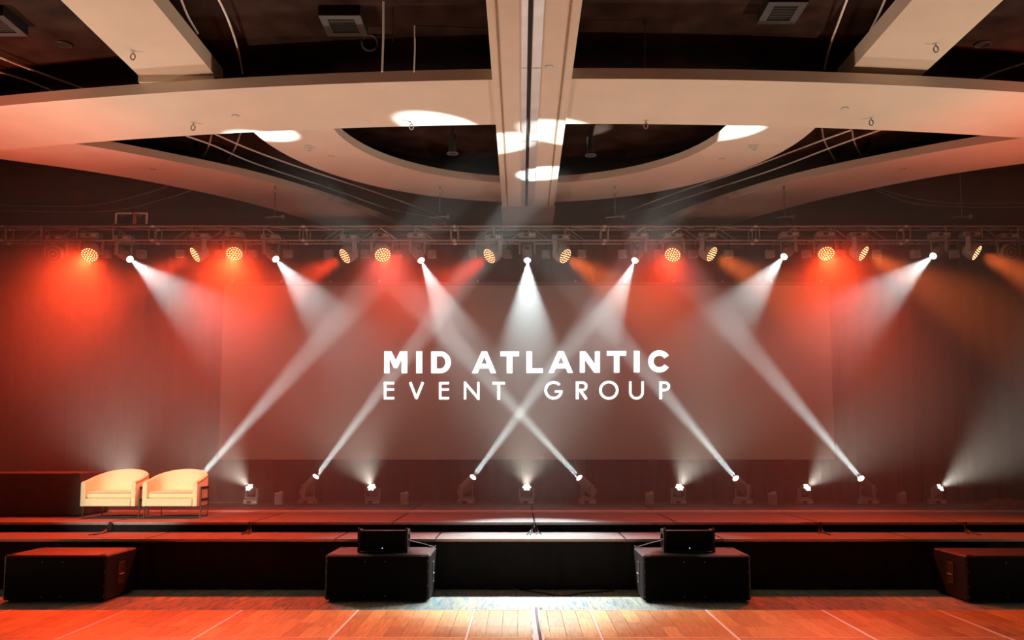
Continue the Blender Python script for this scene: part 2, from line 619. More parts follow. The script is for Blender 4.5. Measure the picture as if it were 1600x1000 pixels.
for i in range(len(joints) - 1):
    deck(joints[i], joints[i + 1], Y_MAIN, Y_LINE, Z_MAIN,
         'black carpeted stage deck of the front row, %s from the left' % ORD[i], 'front row of stage decks')
for i in range(len(joints) - 1):
    deck(joints[i], joints[i + 1], Y_LINE, Y_BACK, Z_MAIN + 0.018,
         'black carpeted stage deck of the rear row, %s from the left' % ORD[i], 'rear row of stage decks', 'pale_trim')
low_px = [-420, -120, 225, 523, 680, 978, 1130, 1430, 1740, 2040]
lowj = [at_y(p, 842, Y_LOW).x for p in low_px]
for i in range(len(lowj) - 1):
    deck(lowj[i], lowj[i + 1], Y_LOW, Y_MAIN - 0.024, Z_LOW,
         'lower front step deck of the stage, %s from the left' % ORD[i], 'lower step decks along the stage front')
# black fascia under the lip of each front deck
for i in range(len(joints) - 1):
    MB().box(((joints[i] + joints[i + 1]) / 2, Y_MAIN - 0.012, (Z_MAIN - 0.034 + Z_LOW) / 2 + 0.0), (DW - 0.014, 0.02, Z_MAIN - 0.036 - Z_LOW - 0.004)).build(
        'fascia_board', 'fascia_black', label='black fascia board between the two stage levels, %s from the left' % ORD[i], cat='fascia board', group='fascia boards of the stage')

# stage skirt with folds
def curtain(x0, x1, y, z0, z1, step, amp, seed, gather=0.0):
    rnd = random.Random(seed)
    n = int((x1 - x0) / step)
    P, F = [], []
    ph = 0
    prof = []
    for i in range(n + 1):
        ph += 0.55 + rnd.random() * 0.9
        prof.append(amp * (0.6 * math.sin(ph) + 0.5 * rnd.random() - 0.25))
    rows = 6
    for j in range(rows + 1):
        z = z0 + (z1 - z0) * j / rows
        for i in range(n + 1):
            k = 0.45 + 0.55 * (1 - j / rows) if gather else 1.0
            P.append((x0 + (x1 - x0) * i / n + 0.02 * math.sin(j * 0.9 + i * 0.31), y + prof[i] * k, z))
    for j in range(rows):
        for i in range(n):
            a = j * (n + 1) + i
            F.append((a, a + 1, a + n + 2, a + n + 1))
    return MB().add(P, F)


curtain(lowj[0], lowj[-1], Y_LOW + 0.035, 0.01, Z_LOW - 0.045, 0.05, 0.03, 3, 1).build(
    'stage_skirt', 'skirt_cloth', smooth=True, label='black pleated skirt hanging from the stage front to the carpet', cat='stage skirt')

# backdrop drape hung from its own pipe under the truss
Y_DRAPE = 16.18
curtain(-10.5, 10.7, Y_DRAPE, 0.76, 5.58, 0.055, 0.07, 11, 1).build(
    'backdrop_drape', 'drape_cloth', smooth=True, label='tall dark pleated drape behind the whole stage', cat='drape')
MB().tube((-10.6, Y_DRAPE, 5.6), (10.8, Y_DRAPE, 5.6), 0.025).build('drape_pipe', 'black_metal', label='long pipe carrying the dark stage drape', cat='pipe')

# ------------------------------------------------------------------ projection screen with lettering
Y_SCR = 15.96
s_tl, s_br = at_y(350, 446, Y_SCR), at_y(1304, 718, Y_SCR)
sw, sh = s_br.x - s_tl.x, s_tl.z - s_br.z
scr = thing('projection_screen', ((s_tl.x + s_br.x) / 2, Y_SCR, s_br.z), 'wide projection screen showing white company lettering behind the light beams', 'screen')
MB().box((0, 0.012, sh / 2), (sw, 0.02, sh)).build('screen_cloth', 'screen_cloth', scr)
MB().box((0, 0.012, sh + 0.035), (sw + 0.04, 0.04, 0.06)).build('top_bar', 'screen_edge', scr)
for k in range(13):
    tx_ = -sw / 2 + 0.15 + k * (sw - 0.3) / 12
    MB().tube((tx_, 0.02, sh + 0.06), (tx_, Y_DRAPE - Y_SCR - 0.05, 5.60 - s_br.z), 0.006, 6).build('screen_tie', 'black_metal', scr)
    MB().box((tx_, 0.0, sh + 0.075), (0.03, 0.02, 0.05)).build('tie_clip', 'truss_metal', scr)
for s in (-1, 1):
    MB().box((s * (sw / 2 + 0.01), 0.014, sh / 2), (0.02, 0.03, sh)).build('side_hem', 'screen_edge', scr)


def arcpoly(cx, cy, rxo, ryo, rxi, ryi, a0, a1, n=22):
    """list of quads of an elliptic ring section, angles in degrees, y down"""
    q = []
    for i in range(n):
        t0 = math.radians(a0 + (a1 - a0) * i / n)
        t1 = math.radians(a0 + (a1 - a0) * (i + 1) / n)
        q.append([(cx + rxo * math.cos(t0), cy + ryo * math.sin(t0)), (cx + rxo * math.cos(t1), cy + ryo * math.sin(t1)),
                  (cx + rxi * math.cos(t1), cy + ryi * math.sin(t1)), (cx + rxi * math.cos(t0), cy + ryi * math.sin(t0))])
    return q


def rect(x0, y0, x1, y1):
    return [(x0, y0), (x1, y0), (x1, y1), (x0, y1)]


def stroke(a, b, w):
    a, b = Vector(a), Vector(b)
    n = Vector((-(b - a).y, (b - a).x)).normalized() * w / 2
    return [tuple(a + n), tuple(b + n), tuple(b - n), tuple(a - n)]


LET = []  # (crop x offset, [polygons])
LET.append((580, [rect(130, 122, 182, 340), rect(305, 122, 360, 340),
                  [(182, 122), (203, 122), (246, 213), (262, 288), (228, 288), (182, 195)],
                  [(288, 122), (305, 122), (305, 195), (262, 288), (246, 213)]]))
LET.append((580, [rect(450, 122, 510, 340)]))
LET.append((580, [rect(600, 122, 655, 340), rect(655, 122, 690, 170), rect(655, 294, 690, 340)] + arcpoly(690, 231, 107, 109, 53, 63, -90, 90)))
LET.append((580, [[(1008, 340), (1105, 122), (1131, 122), (1131, 175), (1063, 340)], [(1131, 122), (1158, 122), (1250, 340), (1195, 340), (1131, 175)], rect(1084, 245, 1178, 293)]))
LET.append((580, [rect(1292, 122, 1478, 170), rect(1356, 170, 1412, 340)]))
LET.append((820, [rect(17, 122, 72, 338), rect(72, 292, 180, 338)]))
LET.append((820, [[(238, 336), (333, 120), (361, 120), (361, 172), (290, 336)], [(361, 120), (388, 120), (482, 336), (428, 336), (361, 172)], rect(312, 243, 408, 292)]))
LET.append((820, [rect(550, 122, 600, 334), rect(702, 122, 750, 334), [(600, 122), (607, 122), (702, 250), (702, 334), (693, 334), (600, 205)]]))
LET.append((820, [rect(820, 118, 1013, 165), rect(890, 165, 947, 334)]))
LET.append((820, [rect(1090, 116, 1147, 332)]))
LET.append((820, arcpoly(1345, 222, 111, 111, 58, 58, 32, 328, 30)))
LET.append((580, [rect(127, 428, 152, 602), rect(152, 428, 230, 451), rect(152, 492, 230, 515), rect(152, 578, 230, 602)]))
LET.append((580, [stroke((390, 430), (452, 592), 26), stroke((517, 430), (452, 592), 26), [(440, 580), (464, 580), (452, 606)]]))
LET.append((580, [rect(678, 428, 703, 602), rect(703, 428, 778, 451), rect(703, 492, 778, 515), rect(703, 578, 778, 602)]))
LET.append((580, [rect(927, 424, 950, 602), rect(1060, 428, 1083, 606), stroke((938, 436), (1072, 594), 26)]))
LET.append((580, [rect(1213, 428, 1338, 452), rect(1261, 452, 1288, 604)]))
LET.append((820, arcpoly(288, 511, 92, 92, 66, 66, 14, 318, 30) + [rect(300, 511, 378, 534)]))
LET.append((820, [rect(510, 422, 540, 600), rect(540, 422, 575, 446), rect(540, 496, 575, 520), stroke((556, 514), (616, 600), 28)] + arcpoly(575, 471, 52, 49, 26, 25, -90, 90)))
LET.append((820, arcpoly(840, 510, 97, 94, 71, 69, 0, 360, 36)))
LET.append((820, [rect(1043, 422, 1067, 530), rect(1166, 422, 1190, 530)] + arcpoly(1116.5, 530, 73.5, 73, 49.5, 49, 0, 180)))
LET.append((820, [rect(1345, 422, 1372, 600), rect(1372, 422, 1400, 446), rect(1372, 496, 1400, 520)] + arcpoly(1400, 471, 53, 49, 27, 25, -90, 90)))
for k, (ox, polys) in enumerate(LET):
    mb = MB()
    f0 = lambda x, y: at_y(ox + x / 6.4, 530 + y / 6.4, Y_SCR) - scr.location + Vector((0, -0.004, 0))
    f1 = lambda x, y: f0(x, y) + Vector((0, 0.004, 0))
    for pg in polys:
        mb.prism(pg, f0, f1)
    o = mb.build('letter', 'projected_white', scr)

# ================================================================== TRUSS
Y_T = 14.72
TH = 0.235                                           # chord centre spacing
zt_low = at_y(814, 375.5, Y_T - TH / 2).z
zt_up = zt_low + TH
jpx = [238, 474, 708, 940, 1180, 1417]
tj = [at_y(p, 375, Y_T - TH / 2).x for p in jpx]
SEC = (tj[-1] - tj[0]) / 5
tx0 = tj[0] - 2 * SEC
ch_me = MB().tube((0.01, 0, 0), (SEC - 0.01, 0, 0), 0.017, 10).mesh('chord', 'truss_metal', True)
po_me = MB().tube((0, 0, 0.02), (0, 0, TH - 0.02), 0.011, 8).mesh('post', 'truss_metal', True)
BAY = SEC / 4.2
dg_me = MB().tube((0.03, 0, 0.02), (BAY * 0.52, 0, TH - 0.02), 0.008, 6).mesh('diagonal', 'truss_metal', True)
dh_me = MB().tube((0.03, 0.02, 0), (BAY - 0.03, TH - 0.02, 0), 0.008, 6).mesh('diagonal', 'truss_metal', True)
cp_me = MB().lathe([(-0.03, 0.02), (-0.018, 0.026), (0.018, 0.026), (0.03, 0.02)], axis=(1, 0, 0), n=12).mesh('coupler', 'aluminium', True)
for k in range(9):
    t = thing('truss_section', (tx0 + k * SEC, Y_T - TH / 2, zt_low),
              'silver box truss section in the lighting truss, %s from the left' % ORD[k], 'truss', 'sections of the lighting truss')
    for yy in (0, TH):
        for zz in (0, TH):
            inst('chord', ch_me, t, (0, yy, zz))
            inst('coupler', cp_me, t, (0, yy, zz))
    for yy in (0, TH):
        for b in range(5):
            px_ = 0.06 + (SEC - 0.12) * b / 4
            inst('post', po_me, t, (px_, yy, 0))
        for b in range(4):
            px_ = 0.06 + (SEC - 0.12) * b / 4
            L = (SEC - 0.12) / 4
            if b < 2:
                inst('diagonal', dg_me, t, (px_ + L * 0.45, yy, 0))
            else:
                o = inst('diagonal', dg_me, t, (px_ + L * 0.55, yy, 0))
                o.rotation_euler = (0, 0, math.pi)
    for b in range(4):
        inst('diagonal', dh_me, t, (0.06 + (SEC - 0.12) * b / 4, 0, TH))


# ================================================================== MOVING HEADS
def frame_from(d, pan_axis_hint=None):
    d = Vector(d).normalized()
    a = d.cross(Vector((0, 0, 1)))
    if a.length < 0.05:
        a = Vector((1, 0, 0))
    a.normalize()
    return d, a


def led_points(rings, rad):
    pts = [(0, 0)]
    for r_ in range(1, rings + 1):
        for k in range(6 * r_):
            t = 2 * math.pi * k / (6 * r_)
            pts.append((rad * r_ / rings * math.cos(t), rad * r_ / rings * math.sin(t)))
    return pts


def moving_head(kind, root, d, s, label, group, name, lamp=None, led=None, face=None):
    """kind: spot / wash / bigwash; root: base mounting point; s=+1 standing, -1 hanging; d: aim"""
    d, a = frame_from(d)
    t = thing(name, root, label, 'moving head light', group)
    P = {'spot': dict(b=(0.30, 0.22, 0.09), arm=0.125, piv=0.30, L0=-0.20, L1=0.22, R=0.085, aw=0.085),
         'wash': dict(b=(0.245, 0.20, 0.085), arm=0.115, piv=0.235, L0=-0.085, L1=0.085, R=0.088, aw=0.07),
         'bigwash': dict(b=(0.30, 0.20, 0.09), arm=0.175, piv=0.30, L0=-0.12, L1=0.10, R=0.142, aw=0.08)}[kind]
    bx, by, bz = P['b']
    base = MB().box((0, 0, s * bz / 2), P['b'], bev=0.012).build('base', 'head_shell', t)
    MB().box((-0.02, -by / 2 - 0.002, s * bz / 2), (0.07, 0.006, 0.045)).build('display', 'black_plastic', base)
    for q in (0.055, 0.095):
        MB().lathe([(0, 0.014), (0.008, 0.014)], (q, -by / 2 + 0.001, s * bz / 2), (0, -1, 0), 10).build('connector', 'pale_plastic', base)
    pv = Vector((0, 0, s * P['piv']))
    R3 = Matrix((a, Vector((0, 0, 1)).cross(a) * 1.0, Vector((0, 0, 1)))).transposed()
    yk = MB().box((0, 0, s * (bz + 0.022)), (2 * P['arm'] + 0.04, P['aw'], 0.03), R3, bev=0.008).build('yoke', 'head_shell', t)
    z0, z1 = s * (bz + 0.012), s * (P['piv'] + 0.04)
    for q in (-1, 1):
        c = a * q * (P['arm'] + 0.0)
        MB().box((c.x, c.y, (z0 + z1) / 2), (0.032, P['aw'], abs(z1 - z0)), R3, bev=0.012).build('yoke_arm', 'head_shell', yk)
    L0, L1, R = P['L0'], P['L1'], P['R']
    if kind == 'spot':
        prof = [(L0, R * 0.55), (L0 + 0.03, R * 0.9), (-0.05, R), (0.06, R), (0.10, R * 0.86), (L1, R * 0.82), (L1 + 0.012, R * 0.74)]
    else:
        prof = [(L0, R * 0.55), (L0 + 0.035, R * 0.86), (0.0, R), (L1 - 0.01, R), (L1, R * 0.97)]
    head = MB().lathe(prof, pv, d, 24).build('head', 'head_shell', t, True)
    lens_c = pv + d * (prof[-1][0] + 0.002)
    if kind == 'spot':
        MB().lathe([(0, R * 0.64), (0.004, R * 0.62), (0.012, R * 0.4), (0.015, 0.01)], lens_c, d, 20).build('lens', 'white_lens', head, True)
        MB().box(pv + d * 0.02 + a.cross(d) * (R - 0.004), (0.06, 0.06, 0.012), (d.to_track_quat('X', 'Z')).to_matrix()).build('vent_cover', 'black_plastic', head)
    elif led:
        MB().lathe([(0, R * 0.93), (0.003, R * 0.92)], lens_c, d, 28).build('lens_plate', face or 'black_plastic', head)
        rings, lr = (1, 0.022) if kind == 'wash' else (3, 0.0095)
        mb = MB()
        q4 = d.to_track_quat('Z', 'Y')
        for (ux, uy) in led_points(rings, R * (0.58 if kind == 'wash' else 0.82)):
            mb.lathe([(0, lr), (0.005, lr * 0.8)], lens_c + q4 @ Vector((ux, uy, 0.003)), d, 10)
        mb.build('led_array', led, head, kind='stuff')
    else:
        MB().lathe([(0, R * 0.9), (0.003, R * 0.9)], lens_c, d, 24).build('lens', 'black_plastic', head)
        MB().torus(lens_c + d * 0.004, d, R * 0.55, 0.006).build('lens_ring', 'head_shell', head)
        MB().lathe([(0, R * 0.14), (0.006, R * 0.1)], lens_c + d * 0.003, d, 10).build('lens_hub', 'grey_box', head)
    if lamp:
        power, col, ang, blend, rad = lamp
        if blend is None:
            beam_light('lamp', lens_c + d * 0.025, d, power, col, rad, ang, t)
        else:
            spot('lamp', lens_c + d * (0.018 + min(rad, 0.03)), d, power, col, ang, blend, rad, t)
    if s < 0:
        for q in (-0.09, 0.09):
            MB().box((q, 0, 0.012), (0.035, 0.05, 0.028)).build('clamp', 'black_metal', t)
    return t


WHITE = (0.86, 1.0, 0.98)
RED = (1.0, 0.052, 0.013)
ORANGE = (1.0, 0.16, 0.03)
Z_RDECK = Z_MAIN + 0.018

# --- floor beams (white, narrow, crossing upward over the house)
beams = [(298, (775, 222), 'standing behind the pale armchairs'), (481, (852, 268), 'leaning right, left of the lettering'),
         (728, (1125, 222), 'leaning right, nearest left of centre'), (918, (420, 222), 'leaning left, nearest right of centre'),
         (1161, (690, 197), 'leaning left, on the right half of the stage'), (1357, (880, 205), 'leaning left, beyond the right screen edge')]
for k, (px, tg, txt) in enumerate(beams):
    r = at_z(px, 788, Z_RDECK)
    target = at_z(tg[0], tg[1], ZS)
    piv = Vector((r.x, r.y, Z_RDECK + 0.30))
    moving_head('spot', r, target - piv, 1, 'narrow-beam moving head on the stage floor %s' % txt, 'beam heads on the stage floor', 'beam_head',
                lamp=(P_BEAM, WHITE, 6.4, None, 0.03))
# --- floor washes
washes = [(-40, -0.25, 'hidden behind the draped table at far left'), (205, 0.1, 'behind the left armchair'), (393, -0.35, 'just right of the armchairs'),
          (582, -0.1, 'left of the lettering, glowing upward'), (823, 0.0, 'at the stage centre'), (1060, 0.15, 'right of the lettering, glowing upward'),
          (1257, 0.4, 'under the right screen edge'), (1464, 0.55, 'farthest right on the stage')]
for k, (px, dx, txt) in enumerate(washes):
    r = at_z(px, 788, Z_RDECK)
    moving_head('wash', r, Vector((dx, -0.82, 0.68)), 1, 'small round white wash light %s' % txt, 'wash lights on the stage floor', 'wash_head',
                lamp=(P_FLOOR_WASH, (1.0, 0.90, 0.74), 66, 1.0, 0.04), led='white_led')

# --- truss profile spots
tsp = [(203, 405, (0.7, 9.3, 0)), (431, 405, (0.6, 9.5, 0)), (658, 407, (0.7, 11.1, 0)), (824, 407, (0.12, 10.7, 0)),
       (992, 407, (-0.5, 11.1, 0)), (1225, 401, (-0.4, 9.5, 0)), (1458, 400, (-0.5, 9.3, 0))]
for k, (px, py, tg) in enumerate(tsp):
    lens = at_y(px, py, Y_T - 0.16)
    d = (Vector(tg) - lens).normalized()
    piv = lens - d * 0.235
    root = piv + Vector((0, 0, 0.30))
    moving_head('spot', root, d, -1, 'white spot head beaming down from the truss, %s of seven from the left' % ORD[k], 'white spot heads under the truss',
                'truss_spot', lamp=(P_TRUSS_SPOT * (1.9 if k == 3 else 1.0), WHITE, 30 if k == 3 else 26, 0.6, 0.014))
# --- truss LED washes
big = [(140, 398, 'A', .12, 'bright red LED wash head at the far left of the truss'), (305, 398, 'L', 0, 'thin tilted red LED wash head between the two brightest red ones'),
       (366, 396, 'A', .18, 'brightest red LED wash head, second face-on one from the left'), (539, 400, 'L', 0, 'tilted LED wash head just left of the third face-on red one'),
       (598, 398, 'A', .35, 'third face-on red LED wash head from the left'), (765, 400, 'L', 0, 'tilted LED wash head just left of the central white spot'),
       (883, 400, 'R', 0, 'tilted orange LED wash head just right of the central white spot'), (1051, 398, 'A', -.35, 'face-on red LED wash head right of the centre'),
       (1112, 397, 'R', 0, 'tilted orange LED wash head right of the centre'), (1291, 396, 'A', -.12, 'bright red LED wash head above the right screen edge'),
       (1349, 396, 'R', 0, 'thin tilted LED wash head beside the bright red one on the right'), (1526, 395, 'R', 0, 'tilted orange LED wash head at the far right'),
       (83, 397, 'off', 0, 'unlit dark wash head at the far left end of the truss'), (1580, 394, 'off', 0, 'unlit dark wash head at the far right end of the truss')]
for k, (px, py, ty, dx, txt) in enumerate(big):
    if ty == 'A':
        d = Vector((dx, -0.85, -0.85))
    elif ty == 'L':
        d = Vector((-0.66, -0.5, -0.55))
    elif ty == 'R':
        d = Vector((0.66, -0.5, -0.55))
    else:
        d = Vector((0.0, -1.0, -0.25))
    d.normalize()
    lens = at_y(px, py, Y_T - 0.10)
    root = lens - d * 0.10 + Vector((0, 0, 0.30))
    if ty == 'A':
        lamp, led, face = (P_RED_FACE * {140: 1.25, 366: 1.35, 1291: 1.0}.get(px, 0.45), RED, 105, 1.0, 0.10), 'red_led', 'red_glow_face'
    elif ty == 'L':
        lamp, led, face = (P_RED_SIDE, RED, 38, 0.9, 0.10), 'orange_led', 'red_glow_face'
    elif ty == 'R':
        lamp, led, face = (P_RED_SIDE * 0.8, ORANGE, 38, 0.9, 0.10), 'orange_led', 'orange_glow_face'
    else:
        lamp = led = face = None
    moving_head('bigwash', root, d, -1, txt, 'LED wash heads under the truss', 'led_wash_head', lamp, led, face)

# --- small grey box lights hung under the truss and standing on the stage
def box_light(loc, label, group, hang, rz=0.0):
    t = thing('box_light', loc, label, 'box light', group)
    t.rotation_euler = (0, 0, rz)
    s = -1 if hang else 1
    w, h = (0.145, 0.135) if hang else (0.135, 0.205)
    z = s * (0.13 + h / 2) if hang else h / 2
    body = MB().box((0, 0, z), (w, 0.11, h), bev=0.008).build('housing', 'grey_box', t)
    MB().lathe([(0, 0.009), (0.006, 0.007)], (w / 2 - 0.02, -0.055, z - h / 2 + 0.02), (0, -1, 0), 8).build('indicator', 'pale_plastic', t)
    if hang:
        MB().tube((0, 0, 0), (0, 0, -0.13), 0.010, 6).build('hanger', 'black_metal', t)
        MB().box((0, 0, -0.0), (0.03, 0.05, 0.03)).build('clamp', 'black_metal', t)
        MB().tube((-w / 2 + 0.01, 0, -0.115), (w / 2 - 0.01, 0, -0.115), 0.006, 6).build('bracket', 'black_metal', t)
    else:
        MB().box((0.03, 0, h + 0.008), (0.05, 0.05, 0.016)).build('knob', 'pale_plastic', t)
        MB().box((0, -0.057, h - 0.015), (w - 0.02, 0.004, 0.012)).build('trim_plate', 'pale_plastic', t)
    return t


hb = [166, 221, 282, 344, 395, 450, 514, 571, 624, 675, 740, 793, 853, 908, 973, 1028, 1083, 1138, 1203, 1260, 1313, 1370, 1430, 1491]
for k, px in enumerate(hb):
    p = at_y(px, 397, Y_T + TH / 2)
    box_light((p.x, Y_T + TH / 2, p.z + 0.13 + 0.0675), 'small square grey box light under the truss, %s from the left' % ORD[k],
              'box lights under the truss', True, random.uniform(-0.3, 0.3))
fb = [436, 632, 1015, 1207, 1409]
for k, px in enumerate(fb):
    p = at_z(px, 788.5, Z_RDECK)
    box_light(p, 'small upright grey box light on the stage floor, %s of five from the left' % ORD[k], 'box lights on the stage floor', False)

# --- chain hoists between truss and ceiling
hz = [(429, 300, 'above the second white spot'), (687, 302, 'left of the ceiling track'), (961, 302, 'right of the ceiling track'),
      (1226, 296, 'above the sixth white spot'), (1503, 293, 'near the right end of the truss')]
for k, (px, py, txt) in enumerate(hz):
    p = at_y(px, 340, Y_T)
    ztop = ZC if k == 4 else (ZS + 0.14)
    t = thing('chain_hoist', (p.x, Y_T, zt_up + 0.03), 'black chain hoist holding the truss %s' % txt, 'chain hoist', 'chain hoists over the truss')
    zb = p.z - zt_up - 0.03
    MB().box((0, 0, zb * 0.35), (0.16, 0.12, 0.14), bev=0.02).build('motor', 'black_metal', t)
    MB().tube((-0.16, 0, zb), (0.16, 0, zb + 0.02), 0.014, 8).build('spreader', 'truss_metal', t)
    MB().box((0.14, 0, zb + 0.015), (0.05, 0.05, 0.06)).build('hook_block', 'chain_metal', t)
    MB().path([(-0.12, 0, 0.0), (0, 0, zb + 0.02), (0.12, 0, 0.0)], 0.008).build('sling', 'chain_metal', t)
    top = ztop - zt_up - 0.03
    mb = MB()
    nl = int((top - 0.12 - zb) / 0.035)
    for q in range(nl):
        mb.box((0, 0, zb + 0.02 + 0.035 * (q + 0.5)), (0.018, 0.008, 0.034), Matrix.Rotation(math.pi / 2 * (q % 2), 3, 'Z'))
    mb.build('chain', 'chain_metal', t, kind='stuff')
    MB().torus((0, 0, top - 0.10), (0, 1, 0), 0.035, 0.010).build('hook', 'aluminium', t)
    MB().torus((0, 0, top - 0.035), (1, 0, 0), 0.03, 0.008).build('eye_bolt', 'chain_metal', t)

# --- metal frame parked on the truss
p0, p1 = at_y(181, 348, Y_T), at_y(229, 348, Y_T)
pz = at_y(200, 334, Y_T).z
t = thing('equipment_frame', ((p0.x + p1.x) / 2, Y_T, zt_up + 0.025), 'pale square metal frame with clamps standing on the truss at left', 'metal frame')
w2, hh = (p1.x - p0.x) / 2, pz - zt_up - 0.02
for s in (-1, 0.18, 0.3, 1):
    MB().box((s * w2, 0, hh / 2), (0.022, 0.03, hh)).build('upright', 'copper' if abs(s) < 1 else 'steel_pipe', t)
MB().box((-0.48 * w2, 0, hh), (w2 * 1.0, 0.03, 0.022)).build('top_bar', 'steel_pipe', t)
MB().box((0.58 * w2, 0, hh), (w2 * 0.88, 0.03, 0.022)).build('top_bar', 'steel_pipe', t)
for s in (-0.6, 0.55):
    MB().torus((s * w2, 0, hh - 0.02), (0, 1, 0), 0.03, 0.009).build('clamp', 'copper', t)
MB().box((0, 0, 0.012), (2 * w2 + 0.1, 0.2, 0.02)).build('base_plate', 'black_metal', t)

# ================================================================== ARMCHAIRS
def armchair(loc, label):
    t = thing('armchair', loc, label, 'armchair', 'pale tub armchairs on the stage')
    W, D = 0.385, 0.36          # half width, half depth
    LEG, SEATB = 0.165, 0.165
    # plan path of the shell (outer), from front-left round the back to front-right
    outer, inner, hs = [], [], []
    path = []
    for i in range(8):
        path.append((-W, -D + (D * 0.95) * i / 8, i / 8 * 0.45))
    for i in range(25):
        a = math.pi - math.pi * i / 24
        path.append((W * math.cos(a) if abs(math.cos(a)) > 1e-6 else 0, -D * 0.05 + D * 1.05 * math.sin(a) ** 0.8 if math.sin(a) > 1e-6 else -D * 0.05, 0.45 + 0.55 * math.sin(a) if math.sin(a) > 0 else 0.45))
    for i in range(1, 9):
        path.append((W, -D * 0.05 - (D * 0.95) * i / 8, 0.45 - 0.45 * i / 8))
    T = 0.062
    pts = [Vector((x, y)) for x, y, _ in path]
    P = []
    n = len(pts)
    for i in range(n):
        tg = (pts[min(i + 1, n - 1)] - pts[max(i - 1, 0)]).normalized()
        nr = Vector((tg.y, -tg.x))
        u = path[i][2]
        h = 0.505 + 0.165 * (u ** 1.25) * (1 if u < 1 else 1)
        o = pts[i]
        q = pts[i] + nr * T
        P += [(o.x, o.y, LEG), (o.x * 1.0, o.y, h - 0.02), (o.x + nr.x * 0.012, o.y + nr.y * 0.012, h), (q.x - nr.x * 0.012, q.y - nr.y * 0.012, h), (q.x, q.y, h - 0.02), (q.x, q.y, LEG)]
    F = []
    for i in range(n - 1):
        for j in range(5):
            F.append((i * 6 + j, i * 6 + j + 1, (i + 1) * 6 + j + 1, (i + 1) * 6 + j))
        F.append((i * 6 + 5, i * 6, (i + 1) * 6, (i + 1) * 6 + 5))
    F.append((0, 1, 2, 3, 4, 5))
    F.append(tuple((n - 1) * 6 + j for j in (5, 4, 3, 2, 1, 0)))
    shell = MB().add(P, F).build('shell', 'chair_fabric', t, True)
    # dark piping along the outer top edge of the arms
    pp = [Vector(P[i * 6 + 1]) + Vector((0, 0, 0.006)) for i in range(n)]
    MB().path(pp, 0.005, 5).build('piping', 'chair_piping', shell)
    MB().box((0, -D + 0.06 + (2 * D - 0.16) / 2 - 0.058, LEG + 0.052), (2 * W - 2 * T + 0.004, 2 * D - 0.10, 0.104), bev=0.008).build('seat_rail', 'chair_fabric', t)
    # cushion
    MB().box((0, -0.035, LEG + 0.104 + 0.048), (2 * W - 2 * T - 0.006, 2 * D - 0.16, 0.092), bev=0.018).build('cushion', 'chair_fabric', t)
    MB().path([(-W + T + 0.01, -0.035 - (D - 0.08) - 0.001, LEG + 0.185), (W - T - 0.01, -0.035 - (D - 0.08) - 0.001, LEG + 0.185)], 0.004, 5).build('cushion_piping', 'chair_piping', t)
    # outer metal frame: legs and two straps each side
    for s in (-1, 1):
        x = s * (W + 0.012)
        for (y, top, bot) in ((-D + 0.12, 0.43, 0), (D * 0.62, 0.43, 0)):
            xx = x if y < 0 else s * (W * 0.88)
            MB().box((xx, y, (top + bot) / 2), (0.012, 0.03, top - bot)).build('leg', 'chair_metal', t)
        for zz in (0.415, 0.245):
            pts2 = [(x, -D + 0.12, zz), (x, 0.0, zz), (s * (W * 0.985 + 0.012), 0.10, zz), (s * (W * 0.88 + 0.012), D * 0.62, zz)]
            mb = MB()
            for q in range(3):
                a_, b_ = Vector(pts2[q]), Vector(pts2[q + 1])
                L = (b_ - a_).length
                m_ = (b_ - a_).to_track_quat('Y', 'Z').to_matrix()
                mb.box((a_ + b_) / 2, (0.012, L + 0.01, 0.034), m_)
            mb.build('strap', 'black_metal', t)
    return t


c1 = at_z(185, 806.5, Z_MAIN)
c2 = at_z(279, 806.5, Z_MAIN)
armchair(c1, 'pale cream tub armchair on the left, next to the draped table')
armchair(c2, 'pale cream tub armchair on the right of the pair on stage')

# ================================================================== DRAPED TABLE
fr = at_z(121, 806.5, Z_MAIN)
ztop = at_y(121, 739, fr.y).z
x1, x0 = fr.x, fr.x - 2.44
y0, y1 = fr.y, fr.y + 0.92
t = thing('draped_table', ((x0 + x1) / 2, (y0 + y1) / 2, Z_MAIN), 'long table under a floor-length black cloth at the left stage edge', 'table')
hx, hy, hz_ = (x1 - x0) / 2, (y1 - y0) / 2, ztop - Z_MAIN
MB().box((0, 0, hz_ - 0.02), (2 * hx - 0.04, 2 * hy - 0.04, 0.03), bev=0.01).build('table_top', 'table_cloth', t)
for sx in (-1, 1):
    for sy in (-1, 1):
        MB().tube((sx * (hx - 0.2), sy * (hy - 0.12), 0), (sx * (hx - 0.2), sy * (hy - 0.12), hz_ - 0.03), 0.02).build('leg', 'black_metal', t)
# cloth: top and a falling skirt with a few folds near the corners
per = []
N = 40
for i in range(N):
    per.append((-hx + 2 * hx * i / N, -hy, 0))
for i in range(16):
    per.append((hx, -hy + 2 * hy * i / 16, 1))
for i in range(N):
    per.append((hx - 2 * hx * i / N, hy, 2))
for i in range(16):
    per.append((-hx, hy - 2 * hy * i / 16, 3))
P, F = [], []
rnd = random.Random(5)
fold = []
for (x, y, sd) in per:
    dc = min(math.hypot(x - sx * hx, y - sy * hy) for sx in (-1, 1) for sy in (-1, 1))
    k = math.exp(-dc / 0.25)
    fold.append(0.012 * rnd.random() + 0.05 * k * rnd.uniform(-0.4, 1.0))
rows = [(hz_, -0.012, 0), (hz_ - 0.012, 0.0, 0.05), (hz_ * 0.75, 0.012, 0.3), (hz_ * 0.45, 0.02, 0.65), (hz_ * 0.2, 0.03, 0.9), (0.02, 0.035, 1.0)]
for (z, off, k) in rows:
    for i, (x, y, sd) in enumerate(per):
        nx, ny = [(0, -1), (1, 0), (0, 1), (-1, 0)][sd]
        e = off + fold[i] * k
        P.append((x + nx * e, y + ny * e, z))
n = len(per)
